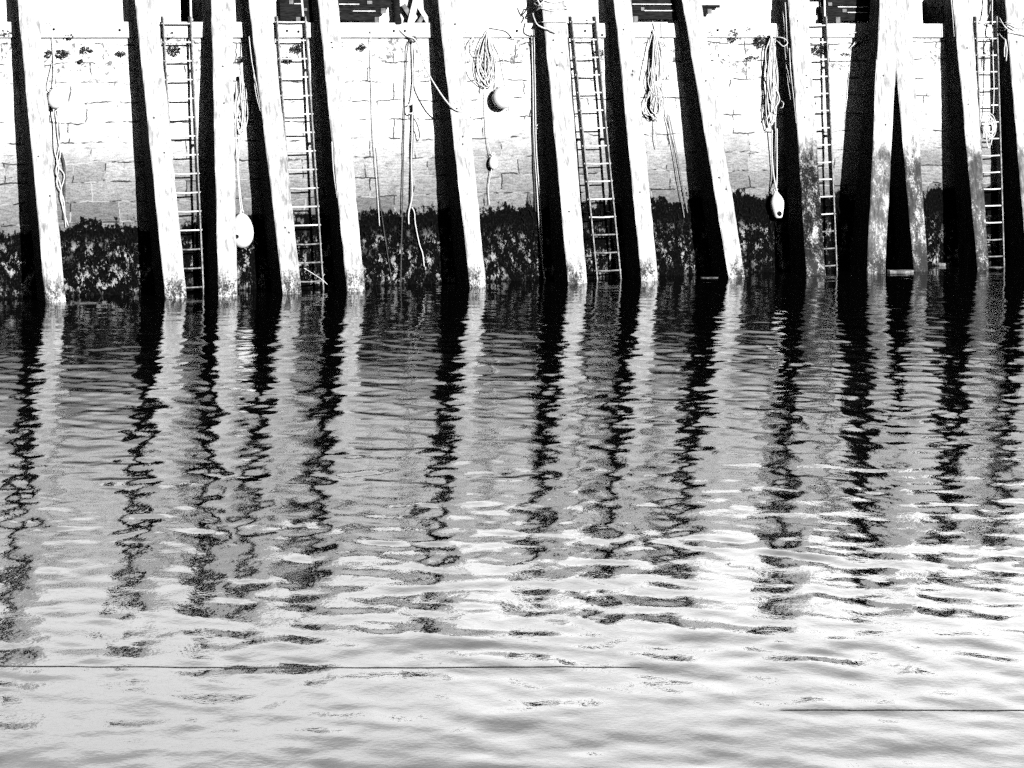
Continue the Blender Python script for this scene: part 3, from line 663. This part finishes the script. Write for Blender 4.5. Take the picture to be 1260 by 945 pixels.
rope('rope_scrap', [([(1046, 42, .09), (1053, 40, .1), (1062, 42, .1), (1061, 48, .1), (1054, 52, .1), (1047, 58, .08)], .011), ([(1055, 30, .08), (1055, 38, .09), (1058, 46, .1), (1062, 40, .12), (1064, 48, .1), (1060, 62, .06)], .008), ([(1050, 55, .08), (1057, 46, .1)], .014)], 'short rope scrap on the wall left of the oppositely leaning pile')
# frayed strands in the weed
rope('rope_scrap', [([(374, 330, .25), (384, 336, .3), (396, 344, .35), (403, 350, .4)], .007), ([(396, 344, .35), (399, 337, .35)], .006)], 'pale frayed scrap at the foot of the second ladder from left')
rope('rope_scrap', [([(667, 290, .05), (667, 320, .05), (671, 345, .06)], .010)], 'pale rope end reaching the water right of ball float')

# ------------------------------------------------------------------ plants in the joints and weed on the wall
def wall_plant(px, py, w, h, n, label, seed):
    rs = random.Random(seed); c = P(px, py, 0); s = SC(px); m = MB()
    for i in range(n):
        a = rs.uniform(0, 2*math.pi); rr = math.sqrt(rs.random())
        p = c + D_*(rr*math.cos(a)*w/2/s) + Vector((0, 0, rr*math.sin(a)*h/2/s)) + N_*rs.uniform(.01, .09)
        d = Vector((rs.uniform(-1, 1), rs.uniform(-1, 1), rs.uniform(-1, 1))).normalized(); e = d.cross(Vector((rs.uniform(-1, 1), rs.uniform(-1, 1), rs.uniform(-1, 1)))).normalized()
        l = rs.uniform(.012, .034); m.add([p-d*l, p+e*l*.45, p+d*l, p-e*l*.45], [(0, 1, 2, 3)])
        if i % 6 == 0: m.tube([c+(p-c)*.2, p], .003, 4)
    tag(m.build('wall_plant', LEAF, base=c), label, 'plant', 'small plants rooted in the wall joints')
for i, (x, y, w, h, n, l) in enumerate((
    (5, 41, 16, 8, 70, 'dark plant at the far left picture edge below the coping'),
    (58, 66, 9, 11, 60, 'dark plant touching the small float line beside leftmost pile'),
    (76, 66, 18, 11, 130, 'widest dark plant tuft right of the small float line'),
    (84, 45, 12, 7, 60, 'dark plant on the coping joint above the widest tuft'),
    (105, 62, 17, 9, 80, 'sparse plant patch right of the widest tuft'),
    (98, 75, 6, 5, 30, 'tiny plant below the sparse patch, right of small float line'),
    (148, 66, 13, 7, 60, 'dark plant close left of the second pile'),
    (208, 44, 11, 9, 70, 'upper plant behind the leftmost ladder'),
    (213, 62, 17, 14, 120, 'lower plant behind the leftmost ladder'),
    (295, 73, 7, 7, 40, 'tiny plant right of the upright pile, above its rope bundle'),
    (364, 60, 16, 11, 110, 'dark plant behind the second ladder from left'),
    (353, 74, 14, 8, 60, 'sparse plant behind the second ladder, below the darker one'),
    (443, 58, 12, 8, 60, 'star shaped plant left of the single thin rope'),
    (654, 52, 8, 14, 60, 'plant behind the top of the long double rope'),
    (735, 65, 14, 8, 70, 'plant behind the middle ladder'),
    (680, 42, 7, 12, 60, 'plant like tuft on the front of the rope wound pile'),
    (873, 41, 7, 6, 30, 'tiny plant just right of the most leaning pile'),
    (900, 44, 14, 17, 130, 'bushy slanting plant under the coping, left of long coil'),
    (934, 51, 20, 16, 190, 'biggest bushy plant beside the top of the long coil'),
    (918, 36, 14, 6, 50, 'thin plant along the coping joint above bushy ones'),
    (926, 71, 18, 4, 40, 'flat thin plant below the biggest bushy one'),
    (1006, 62, 22, 13, 150, 'plant behind the half hidden ladder'),
    (1053, 54, 9, 8, 60, 'plant beneath the short rope scrap'),
    (1040, 67, 18, 4, 30, 'flat plant below the short rope scrap'))):
    q_extra = 0
    wall_plant(x, y, w, h, n, l, 100+i)

def seaweed():
    rs = random.Random(77); m = MB()
    for i in range(1500):
        u = rs.uniform(-10.5, 11.5); z = 1.1*rs.random()**.8 + .08
        z += .10*math.sin(u*1.9)+.06*math.sin(u*4.7+1)+.02*u-.08
        if z > 1.5 or z < .02: continue
        if z < .75 and rs.random() < .55: continue
        L = rs.uniform(.03, .10); wv = rs.uniform(.006, .016); p = UZ(u, rs.uniform(.006, .035), z)
        a = p + D_*wv; b = p - D_*wv; k = D_*rs.uniform(-.03, .03) + N_*rs.uniform(-.005, .04)
        c = p + k - Vector((0, 0, L*.6)); e = p + k*1.4 - Vector((0, 0, L))
        m.add([a, b, c-D_*wv*.8, c+D_*wv*.8, e], [(0, 1, 2, 3), (3, 2, 4)])
    tag(m.build('seaweed', WEED), 'dark seaweed fringe hanging on the lower quay wall', 'seaweed', kind='stuff')
seaweed()

# ------------------------------------------------------------------ things afloat, mooring lines
def drift(px, py, wpx, hpx, label, mt=None):
    c = PW(px, py, .0); s = F/c.y; w = wpx/2/s; m = MB(); rs = random.Random(int(px)); n = 10; top, bot = [], []
    for i in range(n):
        a = 2*math.pi*i/n; x = math.cos(a)*w; y = math.sin(a)*w*.5*rs.uniform(.7, 1.1)
        bot.append(c + Vector((x*.9, y*.9, -.03))); top.append(c + Vector((x, y, hpx/s*rs.uniform(.35, .8))))
    m.hexa(bot, top)
    tag(m.build('driftwood', mt or DRIFT, base=c, bevel=.004), label, 'driftwood', 'bits afloat at the foot of the wall')
drift(1108, 335, 34, 4, 'largest pale plank afloat below the crossing piles', DRIFTP)
drift(1161, 327, 15, 6, 'small bright block afloat left of the right hand grimy pile', DRIFTP)
drift(1188, 327, 17, 1.6, 'thin sliver afloat at the foot of the grimy pile left of rightmost ladder')
drift(1222, 329, 28, 1.6, 'thin sliver afloat under the rightmost ladder')
drift(104, 373, 30, 1.6, 'thin pale sliver afloat right of the leftmost pile')
drift(873, 342, 22, 1.6, 'thin sliver afloat at the foot of the most leaning pile')
def line(x0, x1, y, label, h):
    a, b = PW(x0, y, h), PW(x1, y, h); m = MB()
    pts = [a.lerp(b, i/90) for i in range(91)]; lo = range(6) if x1 > 1200 else range(90, 84, -1)
    for p in pts: p.z = WAVE(p.x, p.y) + .002
    for n_, i in enumerate(lo): pts[i].z -= .03*(1-n_/6)**2      # the end dips under the surface
    m.tube(spline(pts, 4), .0026, 6)
    tag(m.build('mooring_line', ROPED, base=a), label, 'mooring line', 'dark mooring lines low over the water')
line(-160, 832, 818, 'dark thin mooring line low over the water at lower left', .014)
line(938, 1420, 871, 'dark thin mooring line low over the water at lower right', .014)
